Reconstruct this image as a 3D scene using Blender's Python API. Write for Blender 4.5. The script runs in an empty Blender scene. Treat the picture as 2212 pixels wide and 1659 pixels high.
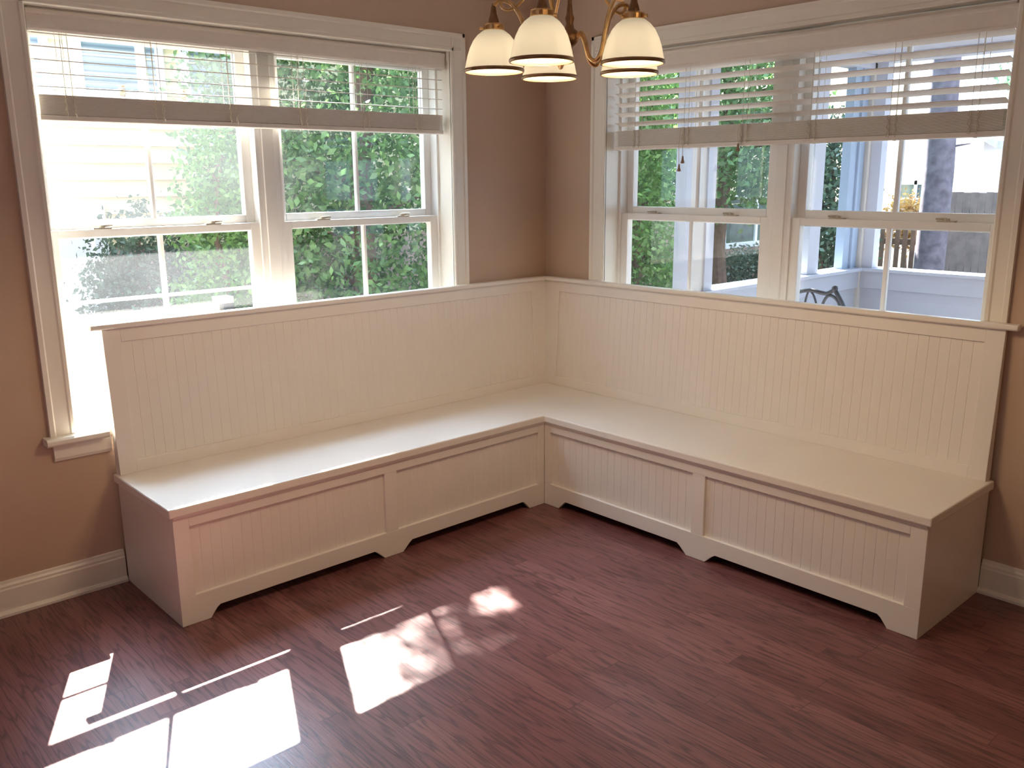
import bpy, bmesh, math, random
import numpy as np
from mathutils import Vector, Matrix

random.seed(7)
sc = bpy.context.scene
COL = sc.collection

# ------------------------------------------------------------------ camera
cam_data = bpy.data.cameras.new('camera')
cam = bpy.data.objects.new('camera', cam_data)
COL.objects.link(cam)
cam_data.sensor_fit = 'HORIZONTAL'
cam_data.sensor_width = 36.0
cam_data.lens = 1914.19 / 2212.0 * 36.0
cam_data.clip_start = 0.05
cam_data.clip_end = 300
CAM = Vector((-3.4726, -3.5189, 1.569))
cam.matrix_world = (Matrix.Translation(CAM) @ Matrix.Rotation(-0.74, 4, 'Z')
                    @ Matrix.Rotation(1.3437, 4, 'X') @ Matrix.Rotation(-0.0079, 4, 'Z'))
sc.camera = cam

# ------------------------------------------------------------------ view, world, sun, big lights
sc.view_settings.view_transform = 'Standard'
sc.view_settings.look = 'None'
sc.view_settings.gamma = 1.0
sc.view_settings.use_curve_mapping = False
sc.view_settings.exposure = 0.95
sc.cycles.use_denoising = True
sc.cycles.max_bounces = 10
sc.cycles.diffuse_bounces = 6
sc.cycles.glossy_bounces = 4
sc.cycles.transmission_bounces = 6
sc.cycles.transparent_max_bounces = 24
sc.cycles.sample_clamp_indirect = 6.0
sc.cycles.caustics_reflective = False
sc.cycles.caustics_refractive = False

SKY = 1.55          # general sky level
AUREOLE = 31.0      # extra brightness of the hazy sky around the sun
SUN_DIR = Vector((-0.455, -1.0, -1.18)).normalized()
world = bpy.data.worlds.new('sky')
sc.world = world
world.use_nodes = True
wn = world.node_tree
wn.nodes.clear()
w_out = wn.nodes.new('ShaderNodeOutputWorld')
w_bg = wn.nodes.new('ShaderNodeBackground')
w_bg.inputs['Color'].default_value = (0.62, 0.84, 1.12, 1)
w_tc = wn.nodes.new('ShaderNodeTexCoord')
w_dot = wn.nodes.new('ShaderNodeVectorMath')
w_dot.operation = 'DOT_PRODUCT'
w_dot.inputs[1].default_value = tuple(-SUN_DIR)
w_max = wn.nodes.new('ShaderNodeMath')
w_max.operation = 'MAXIMUM'
w_max.inputs[1].default_value = 0.0
w_pow = wn.nodes.new('ShaderNodeMath')
w_pow.operation = 'POWER'
w_pow.inputs[1].default_value = 9.0
w_mad = wn.nodes.new('ShaderNodeMath')
w_mad.operation = 'MULTIPLY_ADD'
w_mad.inputs[1].default_value = AUREOLE
w_mad.inputs[2].default_value = SKY
wn.links.new(w_tc.outputs['Generated'], w_dot.inputs[0])
wn.links.new(w_dot.outputs['Value'], w_max.inputs[0])
wn.links.new(w_max.outputs[0], w_pow.inputs[0])
wn.links.new(w_pow.outputs[0], w_mad.inputs[0])
wn.links.new(w_mad.outputs[0], w_bg.inputs['Strength'])
wn.links.new(w_bg.outputs[0], w_out.inputs[0])

def light(name, kind, loc, energy, color=(1, 1, 1), parent=None):
    d = bpy.data.lights.new(name, kind)
    d.energy = energy
    d.color = color
    o = bpy.data.objects.new(name, d)
    COL.objects.link(o)
    o.location = loc
    if parent:
        o.parent = parent
    return o

sun = light('sun', 'SUN', (4, 9, 11), 38.0, (1.0, 0.95, 0.88))
sun.data.angle = math.radians(0.53)
sun.rotation_euler = SUN_DIR.to_track_quat('-Z', 'Y').to_euler()

def area(name, loc, direction, sx, sy, energy, color, portal=False):
    o = light(name, 'AREA', loc, energy, color)
    o.data.shape = 'RECTANGLE'
    o.data.size = sx
    o.data.size_y = sy
    o.rotation_euler = Vector(direction).to_track_quat('-Z', 'Z').to_euler()
    if portal:
        o.data.cycles.is_portal = True
    return o

area('portal_left', (-1.58, 0.24, 1.41), (0, -1, 0), 1.9, 1.6, 1, (1, 1, 1), True)
area('portal_right', (0.24, -1.37, 1.41), (-1, 0, 0), 1.9, 1.6, 1, (1, 1, 1), True)
# added fill lamps behind the camera, cool and warm, with no fixture built
area('cool_fill', (-5.9, -2.6, 1.25), (1, 0.0, 0), 2.0, 2.0, 5, (0.84, 0.88, 1.0))
area('warm_fill', (-2.4, -5.4, 2.5), (0, 1, -0.45), 1.2, 0.6, 7, (1.0, 0.66, 0.36))

# ------------------------------------------------------------------ materials
MATS = {}

def nd(t, kind, **kw):
    n = t.nodes.new('ShaderNode' + kind)
    for k, v in kw.items():
        if k in n.inputs:
            n.inputs[k].default_value = v
        else:
            setattr(n, k, v)
    return n

def pmat(name, col, rough=0.5, var=0.06, scale=8.0, bump=0.0, bscale=60.0, metallic=0.0, spec=0.5, coat=0.0):
    """plain surface: base colour broken up by noise, optional fine bump"""
    m = bpy.data.materials.new(name)
    m.use_nodes = True
    t = m.node_tree
    b = t.nodes['Principled BSDF']
    b.inputs['Roughness'].default_value = rough
    b.inputs['Metallic'].default_value = metallic
    b.inputs['Specular IOR Level'].default_value = spec
    b.inputs['Coat Weight'].default_value = coat
    tc = nd(t, 'TexCoord')
    nz = nd(t, 'TexNoise', Scale=scale, Detail=4.0)
    t.links.new(tc.outputs['Object'], nz.inputs['Vector'])
    r = nd(t, 'ValToRGB')
    r.color_ramp.elements[0].position = 0.3
    r.color_ramp.elements[1].position = 0.7
    r.color_ramp.elements[0].color = tuple(c * (1 - var) for c in col) + (1,)
    r.color_ramp.elements[1].color = tuple(min(1, c * (1 + var)) for c in col) + (1,)
    t.links.new(nz.outputs['Fac'], r.inputs['Fac'])
    t.links.new(r.outputs['Color'], b.inputs['Base Color'])
    if bump:
        nb = nd(t, 'TexNoise', Scale=bscale, Detail=3.0)
        t.links.new(tc.outputs['Object'], nb.inputs['Vector'])
        bp = nd(t, 'Bump', Strength=bump, Distance=0.002)
        t.links.new(nb.outputs['Fac'], bp.inputs['Height'])
        t.links.new(bp.outputs['Normal'], b.inputs['Normal'])
    MATS[name] = m
    return m

WALL = pmat('taupe_wall_paint', (0.53, 0.385, 0.285), 0.6, 0.03, 3.0, 0.25, 220)
TRIM = pmat('cream_trim_paint', (0.82, 0.77, 0.68), 0.32, 0.015, 5.0)
BENCH = pmat('cream_bench_paint', (0.81, 0.76, 0.70), 0.28, 0.015, 5.0, 0.05, 90)
SASH = pmat('white_vinyl', (0.86, 0.84, 0.80), 0.35, 0.01)
BLIND = pmat('white_faux_wood', (0.84, 0.79, 0.72), 0.6, 0.02, 30, spec=0.2)
CORD = pmat('cream_cord', (0.66, 0.60, 0.48), 0.8, 0.05, 60)
TASSEL = pmat('brown_wood_tassel', (0.30, 0.20, 0.12), 0.5, 0.1, 60)
REDLABEL = pmat('red_print', (0.62, 0.12, 0.10), 0.5, 0.05)
GREYLABEL = pmat('grey_print', (0.62, 0.60, 0.60), 0.5, 0.05)
CEIL = pmat('white_ceiling_paint', (0.80, 0.78, 0.74), 0.7, 0.02)
BRONZE = pmat('antique_gold_metal', (0.72, 0.46, 0.21), 0.34, 0.25, 40, metallic=1.0)
DARKBRONZE = pmat('dark_bronze_metal', (0.28, 0.16, 0.085), 0.4, 0.2, 40, metallic=1.0)
BANDM = pmat('bronze_glass_band', (0.30, 0.17, 0.08), 0.35, 0.15, 40, metallic=0.6)
LOCKM = pmat('lock_enamel', (0.50, 0.44, 0.34), 0.4, 0.1)
IRON = pmat('black_iron', (0.015, 0.018, 0.025), 0.45, 0.2, 30)
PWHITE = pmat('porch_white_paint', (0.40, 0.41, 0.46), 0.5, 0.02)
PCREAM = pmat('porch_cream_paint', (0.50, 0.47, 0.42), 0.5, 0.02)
PSHADE = pmat('porch_shade_tone', (0.26, 0.33, 0.43), 0.5, 0.03)  # blue-grey stands in for shade on the corner post's side
PDECK = pmat('porch_deck_boards', (0.35, 0.33, 0.33), 0.6, 0.1)
YELLOW = pmat('pale_yellow_siding', (0.78, 0.68, 0.44), 0.6, 0.03, 2)
HWHITE = pmat('white_house_siding', (0.84, 0.85, 0.88), 0.6, 0.02, 2)
ROOF = pmat('pale_grey_shingles', (0.52, 0.52, 0.54), 0.8, 0.12, 12)
BRICKP = pmat('pink_brick', (0.55, 0.38, 0.33), 0.8, 0.15, 14)
PANE_D = pmat('dark_blue_pane', (0.10, 0.16, 0.20), 0.12, 0.2, 4)
PANE_G = pmat('green_black_pane', (0.02, 0.06, 0.045), 0.08, 0.5, 6)
TRUNK = pmat('brown_bark', (0.16, 0.10, 0.07), 0.9, 0.3, 18, 0.8, 40)
PINE = pmat('grey_pine_bark', (0.16, 0.14, 0.17), 0.9, 0.35, 10, 0.9, 25)
FENCEB = pmat('brown_fence_wood', (0.20, 0.13, 0.09), 0.8, 0.25, 8)
FENCEG = pmat('grey_brown_fence_wood', (0.26, 0.21, 0.20), 0.8, 0.2, 6)
FENCEW = pmat('white_fence_paint', (0.84, 0.86, 0.86), 0.5, 0.02)
GROUND = pmat('grass_and_mulch', (0.085, 0.075, 0.065), 0.95, 0.45, 1.3, 0.6, 30)
WORLDG = pmat('dark_underside', (0.03, 0.02, 0.02), 0.9)

def leaf_mat(name, c1, c2, transl=0.4):
    m = bpy.data.materials.new(name)
    m.use_nodes = True
    t = m.node_tree
    t.nodes.clear()
    out = nd(t, 'OutputMaterial')
    geo = nd(t, 'NewGeometry')
    nz = nd(t, 'TexNoise', Scale=6.0, Detail=6.0)
    t.links.new(geo.outputs['Position'], nz.inputs['Vector'])
    r = nd(t, 'ValToRGB')
    r.color_ramp.elements[0].position = 0.35
    r.color_ramp.elements[1].position = 0.65
    r.color_ramp.elements[0].color = c1 + (1,)
    r.color_ramp.elements[1].color = c2 + (1,)
    t.links.new(nz.outputs['Fac'], r.inputs['Fac'])
    p = nd(t, 'BsdfPrincipled', Roughness=0.35)
    t.links.new(r.outputs['Color'], p.inputs['Base Color'])
    tr = nd(t, 'BsdfTranslucent')
    t.links.new(r.outputs['Color'], tr.inputs['Color'])
    mx = nd(t, 'MixShader', Fac=transl)
    t.links.new(p.outputs[0], mx.inputs[1])
    t.links.new(tr.outputs[0], mx.inputs[2])
    t.links.new(mx.outputs[0], out.inputs['Surface'])
    return m

LEAF_H = leaf_mat('holly_leaves', (0.07, 0.15, 0.05), (0.20, 0.36, 0.12), 0.4)
LEAF_L = leaf_mat('light_leaves', (0.08, 0.18, 0.04), (0.20, 0.36, 0.10), 0.45)
LEAF_D = leaf_mat('dark_leaves', (0.035, 0.08, 0.05), (0.10, 0.17, 0.10), 0.3)
LEAF_F = leaf_mat('far_leaves', (0.06, 0.13, 0.07), (0.16, 0.27, 0.15), 0.35)
LEAF_O = leaf_mat('orange_leaves', (0.45, 0.20, 0.05), (0.60, 0.42, 0.16), 0.45)

def glass_mat(name, haze):
    m = bpy.data.materials.new(name)
    m.use_nodes = True
    t = m.node_tree
    t.nodes.clear()
    out = nd(t, 'OutputMaterial')
    tr = nd(t, 'BsdfTransparent', Color=(0.965, 0.975, 0.97, 1))
    gl = nd(t, 'BsdfGlossy', Roughness=0.02, Color=(1, 1, 1, 1))
    fr = nd(t, 'Fresnel', IOR=1.45)
    geo = nd(t, 'NewGeometry')
    fac = nd(t, 'Math', operation='MULTIPLY')
    inv = nd(t, 'Math', operation='SUBTRACT')
    inv.inputs[0].default_value = 1.0
    t.links.new(geo.outputs['Backfacing'], inv.inputs[1])
    t.links.new(fr.outputs[0], fac.inputs[0])
    t.links.new(inv.outputs[0], fac.inputs[1])
    mx = nd(t, 'MixShader')
    t.links.new(fac.outputs[0], mx.inputs[0])
    t.links.new(tr.outputs[0], mx.inputs[1])
    t.links.new(gl.outputs[0], mx.inputs[2])
    # translucent film put on the pane to imitate glare haze; it scatters sunlight
    dt = nd(t, 'BsdfTranslucent', Color=(0.95, 0.96, 1.0, 1))
    nz = nd(t, 'TexNoise', Scale=3.0, Detail=5.0)
    tc = nd(t, 'TexCoord')
    t.links.new(tc.outputs['Object'], nz.inputs['Vector'])
    mr = nd(t, 'MapRange')
    mr.inputs['From Min'].default_value = 0.3
    mr.inputs['From Max'].default_value = 0.7
    mr.inputs['To Min'].default_value = haze * 0.7
    mr.inputs['To Max'].default_value = haze * 1.3
    t.links.new(nz.outputs['Fac'], mr.inputs['Value'])
    m2 = nd(t, 'MixShader')
    t.links.new(mr.outputs[0], m2.inputs[0])
    t.links.new(mx.outputs[0], m2.inputs[1])
    t.links.new(dt.outputs[0], m2.inputs[2])
    t.links.new(m2.outputs[0], out.inputs['Surface'])
    return m

GLASS = glass_mat('hazed_window_glass', 0.014)
GLASS_C = glass_mat('lightly_hazed_window_glass', 0.005)
GLASS_R = glass_mat('clear_window_glass', 0.008)

def shade_mat():
    m = bpy.data.materials.new('alabaster_glass')
    m.use_nodes = True
    t = m.node_tree
    t.nodes.clear()
    out = nd(t, 'OutputMaterial')
    tc = nd(t, 'TexCoord')
    nz = nd(t, 'TexNoise', Scale=14.0, Detail=3.0)
    t.links.new(tc.outputs['Object'], nz.inputs['Vector'])
    r = nd(t, 'ValToRGB')
    r.color_ramp.elements[0].color = (0.88, 0.84, 0.77, 1)
    r.color_ramp.elements[1].color = (0.94, 0.91, 0.86, 1)
    t.links.new(nz.outputs['Fac'], r.inputs['Fac'])
    # thick alabaster lets only a little of the bulb's light through
    df = nd(t, 'BsdfDiffuse')
    tl = nd(t, 'BsdfTranslucent')
    gl = nd(t, 'BsdfGlossy', Roughness=0.2)
    em = nd(t, 'Emission', Strength=0.10, Color=(1.0, 0.80, 0.55, 1))
    m_d = nd(t, 'Mix', data_type='RGBA', blend_type='MULTIPLY')
    m_t = nd(t, 'Mix', data_type='RGBA', blend_type='MULTIPLY')
    for mm_, c_ in ((m_d, (0.10, 0.092, 0.078, 1)), (m_t, (0.325, 0.345, 0.365, 1))):
        mm_.inputs['Factor'].default_value = 1.0
        mm_.inputs['B'].default_value = c_
        t.links.new(r.outputs['Color'], mm_.inputs['A'])
    t.links.new(m_d.outputs['Result'], df.inputs['Color'])
    t.links.new(m_t.outputs['Result'], tl.inputs['Color'])
    mx = nd(t, 'AddShader')
    t.links.new(df.outputs[0], mx.inputs[0])
    t.links.new(tl.outputs[0], mx.inputs[1])
    m2 = nd(t, 'MixShader', Fac=0.04)
    t.links.new(mx.outputs[0], m2.inputs[1])
    t.links.new(gl.outputs[0], m2.inputs[2])
    ad = nd(t, 'AddShader')
    t.links.new(m2.outputs[0], ad.inputs[0])
    t.links.new(em.outputs[0], ad.inputs[1])
    t.links.new(ad.outputs[0], out.inputs['Surface'])
    return m

SHADE = shade_mat()
BULB = bpy.data.materials.new('frosted_bulb')
BULB.use_nodes = True
_b = BULB.node_tree.nodes['Principled BSDF']
_b.inputs['Base Color'].default_value = (0.9, 0.85, 0.75, 1)
_b.inputs['Emission Color'].default_value = (1.0, 0.82, 0.55, 1)
_b.inputs['Emission Strength'].default_value = 4.0

def floor_mat():
    m = bpy.data.materials.new('red_stained_oak_boards')
    m.use_nodes = True
    t = m.node_tree
    L = t.links.new
    b = t.nodes['Principled BSDF']
    geo = nd(t, 'NewGeometry')
    sep = nd(t, 'SeparateXYZ')
    L(geo.outputs['Position'], sep.inputs[0])
    def math_(op, a, bb=None):
        n = nd(t, 'Math', operation=op)
        for k, v in enumerate((a, bb)):
            if v is None:
                continue
            if isinstance(v, (int, float)):
                n.inputs[k].default_value = v
            else:
                L(v, n.inputs[k])
        return n.outputs[0]
    BW = 0.083
    xs = math_('DIVIDE', sep.outputs['X'], BW)
    row = math_('FLOOR', xs)
    fx = math_('SUBTRACT', xs, row)
    wr = nd(t, 'TexWhiteNoise', noise_dimensions='1D')
    L(row, wr.inputs['W'])
    off = math_('MULTIPLY', wr.outputs['Value'], 5.0)
    ys = math_('DIVIDE', math_('ADD', sep.outputs['Y'], off), 1.05)
    seg = math_('FLOOR', ys)
    fy = math_('SUBTRACT', ys, seg)
    cv = nd(t, 'CombineXYZ')
    L(row, cv.inputs[0]); L(seg, cv.inputs[1])
    wb = nd(t, 'TexWhiteNoise', noise_dimensions='2D')
    L(cv.outputs[0], wb.inputs['Vector'])
    # grain coordinates: stretched along the board, shifted per board
    sh = math_('MULTIPLY', wb.outputs['Value'], 37.0)
    gx = math_('ADD', math_('MULTIPLY', sep.outputs['X'], 1.0), sh)
    gy = math_('MULTIPLY', sep.outputs['Y'], 0.085)
    gv = nd(t, 'CombineXYZ')
    L(gx, gv.inputs[0]); L(gy, gv.inputs[1]); L(sh, gv.inputs[2])
    n1 = nd(t, 'TexNoise', Scale=16.0, Detail=3.0, Roughness=0.5)
    L(gv.outputs[0], n1.inputs['Vector'])
    # cathedral rings: contour lines of a smooth stretched noise
    ring = math_('FRACT', math_('MULTIPLY', n1.outputs['Fac'], 9.0))
    tri = math_('ABSOLUTE', math_('SUBTRACT', ring, 0.5))
    ringr = nd(t, 'ValToRGB')
    ringr.color_ramp.elements[0].position = 0.0
    ringr.color_ramp.elements[1].position = 0.22
    ringr.color_ramp.elements[0].color = (0, 0, 0, 1)
    ringr.color_ramp.elements[1].color = (1, 1, 1, 1)
    L(tri, ringr.inputs['Fac'])
    # fine pores
    pv = nd(t, 'CombineXYZ')
    L(gx, pv.inputs[0]); L(math_('MULTIPLY', sep.outputs['Y'], 0.03), pv.inputs[1]); L(sh, pv.inputs[2])
    n2 = nd(t, 'TexNoise', Scale=220.0, Detail=2.0)
    L(pv.outputs[0], n2.inputs['Vector'])
    base = nd(t, 'ValToRGB')
    e = base.color_ramp.elements
    e[0].position = 0.0; e[0].color = (0.178, 0.064, 0.062, 1)
    e[1].position = 1.0; e[1].color = (0.264, 0.108, 0.099, 1)
    k = base.color_ramp.elements.new(0.55); k.color = (0.218, 0.084, 0.079, 1)
    L(wb.outputs['Value'], base.inputs['Fac'])
    mul = nd(t, 'Mix', data_type='RGBA', blend_type='MULTIPLY')
    mul.inputs['Factor'].default_value = 0.5
    L(base.outputs['Color'], mul.inputs['A'])
    L(ringr.outputs['Color'], mul.inputs['B'])
    mul2 = nd(t, 'Mix', data_type='RGBA', blend_type='MULTIPLY')
    mul2.inputs['Factor'].default_value = 0.5
    pr = nd(t, 'ValToRGB')
    pr.color_ramp.elements[0].position = 0.3
    pr.color_ramp.elements[1].position = 0.6
    pr.color_ramp.elements[0].color = (0.45, 0.42, 0.42, 1)
    L(n2.outputs['Fac'], pr.inputs['Fac'])
    L(mul.outputs['Result'], mul2.inputs['A'])
    L(pr.outputs['Color'], mul2.inputs['B'])
    # dark joints between boards
    ex = math_('MINIMUM', fx, math_('SUBTRACT', 1.0, fx))
    ey = math_('MULTIPLY', math_('MINIMUM', fy, math_('SUBTRACT', 1.0, fy)), 12.0)
    ed = math_('MINIMUM', ex, ey)
    er = nd(t, 'ValToRGB')
    er.color_ramp.elements[0].position = 0.0
    er.color_ramp.elements[1].position = 0.02
    er.color_ramp.elements[0].color = (0.35, 0.32, 0.32, 1)
    L(ed, er.inputs['Fac'])
    mul3 = nd(t, 'Mix', data_type='RGBA', blend_type='MULTIPLY')
    mul3.inputs['Factor'].default_value = 1.0
    L(mul2.outputs['Result'], mul3.inputs['A'])
    L(er.outputs['Color'], mul3.inputs['B'])
    L(mul3.outputs['Result'], b.inputs['Base Color'])
    b.inputs['Roughness'].default_value = 0.33
    b.inputs['Specular IOR Level'].default_value = 0.5
    bp = nd(t, 'Bump', Strength=0.12, Distance=0.002)
    L(n2.outputs['Fac'], bp.inputs['Height'])
    L(bp.outputs['Normal'], b.inputs['Normal'])
    return m

FLOOR = floor_mat()

def stripe_mat(name, c1, c2, pitch):
    m = bpy.data.materials.new(name)
    m.use_nodes = True
    t = m.node_tree
    b = t.nodes['Principled BSDF']
    b.inputs['Roughness'].default_value = 0.25
    geo = nd(t, 'NewGeometry')
    sep = nd(t, 'SeparateXYZ')
    t.links.new(geo.outputs['Position'], sep.inputs[0])
    a = nd(t, 'Math', operation='DIVIDE')
    a.inputs[1].default_value = pitch
    t.links.new(sep.outputs['Z'], a.inputs[0])
    f = nd(t, 'Math', operation='FRACT')
    t.links.new(a.outputs[0], f.inputs[0])
    r = nd(t, 'ValToRGB')
    r.color_ramp.elements[0].position = 0.35
    r.color_ramp.elements[1].position = 0.6
    r.color_ramp.elements[0].color = c1 + (1,)
    r.color_ramp.elements[1].color = c2 + (1,)
    t.links.new(f.outputs[0], r.inputs['Fac'])
    t.links.new(r.outputs['Color'], b.inputs['Base Color'])
    return m

NBLIND = stripe_mat('neighbour_blind_slats', (0.16, 0.24, 0.30), (0.34, 0.44, 0.50), 0.075)

# ------------------------------------------------------------------ mesh helpers
class MB:
    """collects shapes; swap=True mirrors wall-left coordinates (s, t, z) on to the right wall"""
    def __init__(self, swap=False):
        self.v, self.f, self.swap, self.fn = [], [], swap, None
    def add(self, vs, fs):
        n = len(self.v)
        self.v += [tuple(p) for p in vs]
        self.f += [tuple(i + n for i in f) for f in fs]
        return self
    def box(self, x0, x1, y0, y1, z0, z1):
        vs = [(x, y, z) for z in (z0, z1) for y in (y0, y1) for x in (x0, x1)]
        return self.add(vs, [(0, 2, 3, 1), (4, 5, 7, 6), (0, 1, 5, 4), (2, 6, 7, 3), (0, 4, 6, 2), (1, 3, 7, 5)])
    def prism(self, poly, axis, a, b):
        """poly in the two other axes (in xyz order), extruded along axis from a to b"""
        n = len(poly)
        def p(q, h):
            return {'x': (h, q[0], q[1]), 'y': (q[0], h, q[1]), 'z': (q[0], q[1], h)}[axis]
        vs = [p(q, a) for q in poly] + [p(q, b) for q in poly]
        fs = [tuple(range(n - 1, -1, -1)), tuple(range(n, 2 * n))]
        fs += [(i, (i + 1) % n, n + (i + 1) % n, n + i) for i in range(n)]
        return self.add(vs, fs)
    def tube(self, path, r, seg=8, cap=True):
        pts = [Vector(p) for p in path]
        n = len(pts)
        rs = r if isinstance(r, (list, tuple)) else [r] * n
        base = len(self.v)
        vs, fs = [], []
        up = None
        for i, p in enumerate(pts):
            d = (pts[min(i + 1, n - 1)] - pts[max(i - 1, 0)]).normalized()
            if up is None:
                up = Vector((0, 0, 1)) if abs(d.z) < 0.9 else Vector((1, 0, 0))
            u = (up - d * up.dot(d)).normalized()
            w = d.cross(u)
            up = u
            for k in range(seg):
                a = 2 * math.pi * k / seg
                vs.append(p + (u * math.cos(a) + w * math.sin(a)) * rs[i])
        for i in range(n - 1):
            for k in range(seg):
                k2 = (k + 1) % seg
                fs.append((i * seg + k, i * seg + k2, (i + 1) * seg + k2, (i + 1) * seg + k))
        if cap:
            fs.append(tuple(range(seg - 1, -1, -1)))
            fs.append(tuple((n - 1) * seg + k for k in range(seg)))
        return self.add(vs, fs)
    def lathe(self, prof, c=(0, 0, 0), seg=32):
        """prof: list of (radius, z)"""
        vs, fs = [], []
        for r, z in prof:
            for k in range(seg):
                a = 2 * math.pi * k / seg
                vs.append((c[0] + r * math.cos(a), c[1] + r * math.sin(a), c[2] + z))
        for i in range(len(prof) - 1):
            for k in range(seg):
                k2 = (k + 1) % seg
                fs.append((i * seg + k, i * seg + k2, (i + 1) * seg + k2, (i + 1) * seg + k))
        return self.add(vs, fs)
    def build(self, name, mat, parent=None, bevel=0.0, smooth=False, normals=True):
        vs = self.v
        if self.fn:
            vs = [self.fn(*p) for p in vs]
        if self.swap:
            vs = [(y, x, z) for x, y, z in vs]
        if parent is not None:
            off = WORLD_LOC[parent.name]
            vs = [(x - off[0], y - off[1], z - off[2]) for x, y, z in vs]
        me = bpy.data.meshes.new(name)
        me.from_pydata(vs, [], self.f)
        if normals:
            bm = bmesh.new()
            bm.from_mesh(me)
            bmesh.ops.recalc_face_normals(bm, faces=bm.faces)
            bm.to_mesh(me)
            bm.free()
        if smooth:
            for p in me.polygons:
                p.use_smooth = True
        me.materials.append(mat)
        o = bpy.data.objects.new(name, me)
        COL.objects.link(o)
        if parent is not None:
            o.parent = parent
            WORLD_LOC[o.name] = WORLD_LOC[parent.name]
        else:
            WORLD_LOC[o.name] = (0, 0, 0)
        if bevel:
            md = o.modifiers.new('bevel', 'BEVEL')
            md.width = bevel
            md.segments = 2
            md.limit_method = 'ANGLE'
            md.harden_normals = False
        return o

WORLD_LOC = {}

def thing(name, label, cat, loc=(0, 0, 0), group=None, kind=None):
    o = bpy.data.objects.new(name, None)
    o.empty_display_size = 0.1
    COL.objects.link(o)
    o.location = loc
    WORLD_LOC[o.name] = loc
    if label:
        o['label'] = label
    if cat:
        o['category'] = cat
    if group:
        o['group'] = group
    if kind:
        o['kind'] = kind
    return o

def tag(o, label=None, cat=None, group=None, kind=None):
    for k, v in (('label', label), ('category', cat), ('group', group), ('kind', kind)):
        if v:
            o[k] = v
    return o

def struct(o, label=None, cat=None):
    return tag(o, label, cat, kind='structure')

# ------------------------------------------------------------------ key dimensions (metres, room corner at the origin)
LW = dict(s0=-2.511, s1=-0.652, o0=-2.603, o1=-0.566)     # window in the left wall, along x
RW = dict(s0=-2.305, s1=-0.436, o0=-2.387, o1=-0.342)     # window in the right wall, along y
Z_SILL, Z_HEAD, Z_TOP = 0.645, 2.168, 2.252
H_CEIL = 2.62
ROOM = -6.2
SZ, ST = 0.457, 0.035                                     # seat height and thickness
CAP_T, CAP_B = 1.050, 1.028

# ------------------------------------------------------------------ room shell
m = MB().box(ROOM - .2, 0.2, ROOM - .2, 0.2, -0.12, 0.0)
struct(m.build('floor', FLOOR), 'dark red stained oak strip floor with patches of sunlight', 'floor')
m = MB().box(ROOM - .2, 0.2, ROOM - .2, 0.2, H_CEIL, H_CEIL + .12)
struct(m.build('ceiling', CEIL), 'white ceiling above the breakfast nook', 'ceiling')

def wall(name, swap, d, label):
    m = MB(swap)
    e = 0.2 if not swap else 0.0
    m.box(ROOM, d['s0'] - .014, 0, 0.2, 0, H_CEIL)
    m.box(d['s1'] + .014, e, 0, 0.2, 0, H_CEIL)
    m.box(d['s0'] - .014, d['s1'] + .014, 0, 0.2, 0, Z_SILL - 0.029)
    m.box(d['s0'] - .014, d['s1'] + .014, 0, 0.2, Z_HEAD + 0.019, H_CEIL)
    struct(m.build(name, WALL), label, 'wall')

wall('wall_left', False, LW, 'taupe painted wall on the left holding the sunlit window')
wall('wall_right', True, RW, 'taupe painted wall on the right holding the porch window')
struct(MB().box(ROOM - .2, ROOM, ROOM, 0.2, 0, H_CEIL).build('wall_back', WALL), 'taupe wall behind the camera to the left', 'wall')
struct(MB().box(ROOM, 0.2, ROOM - .2, ROOM, 0, H_CEIL).build('wall_front', WALL), 'taupe wall behind the camera to the right', 'wall')

# baseboards: stepped profile with shoe moulding
BASE = [(0, 0), (-0.028, 0), (-0.028, 0.010), (-0.022, 0.019), (-0.016, 0.021), (-0.016, 0.100), (-0.013, 0.106),
        (-0.013, 0.114), (-0.008, 0.122), (-0.006, 0.131), (0, 0.133)]
struct(MB().prism(BASE, 'x', ROOM, -2.388).build('baseboard_left', TRIM), 'white baseboard along the left wall beside the bench end', 'baseboard')
struct(MB(True).prism(BASE, 'x', ROOM, -2.398).build('baseboard_right', TRIM), 'white baseboard along the right wall beside the bench end', 'baseboard')

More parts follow.
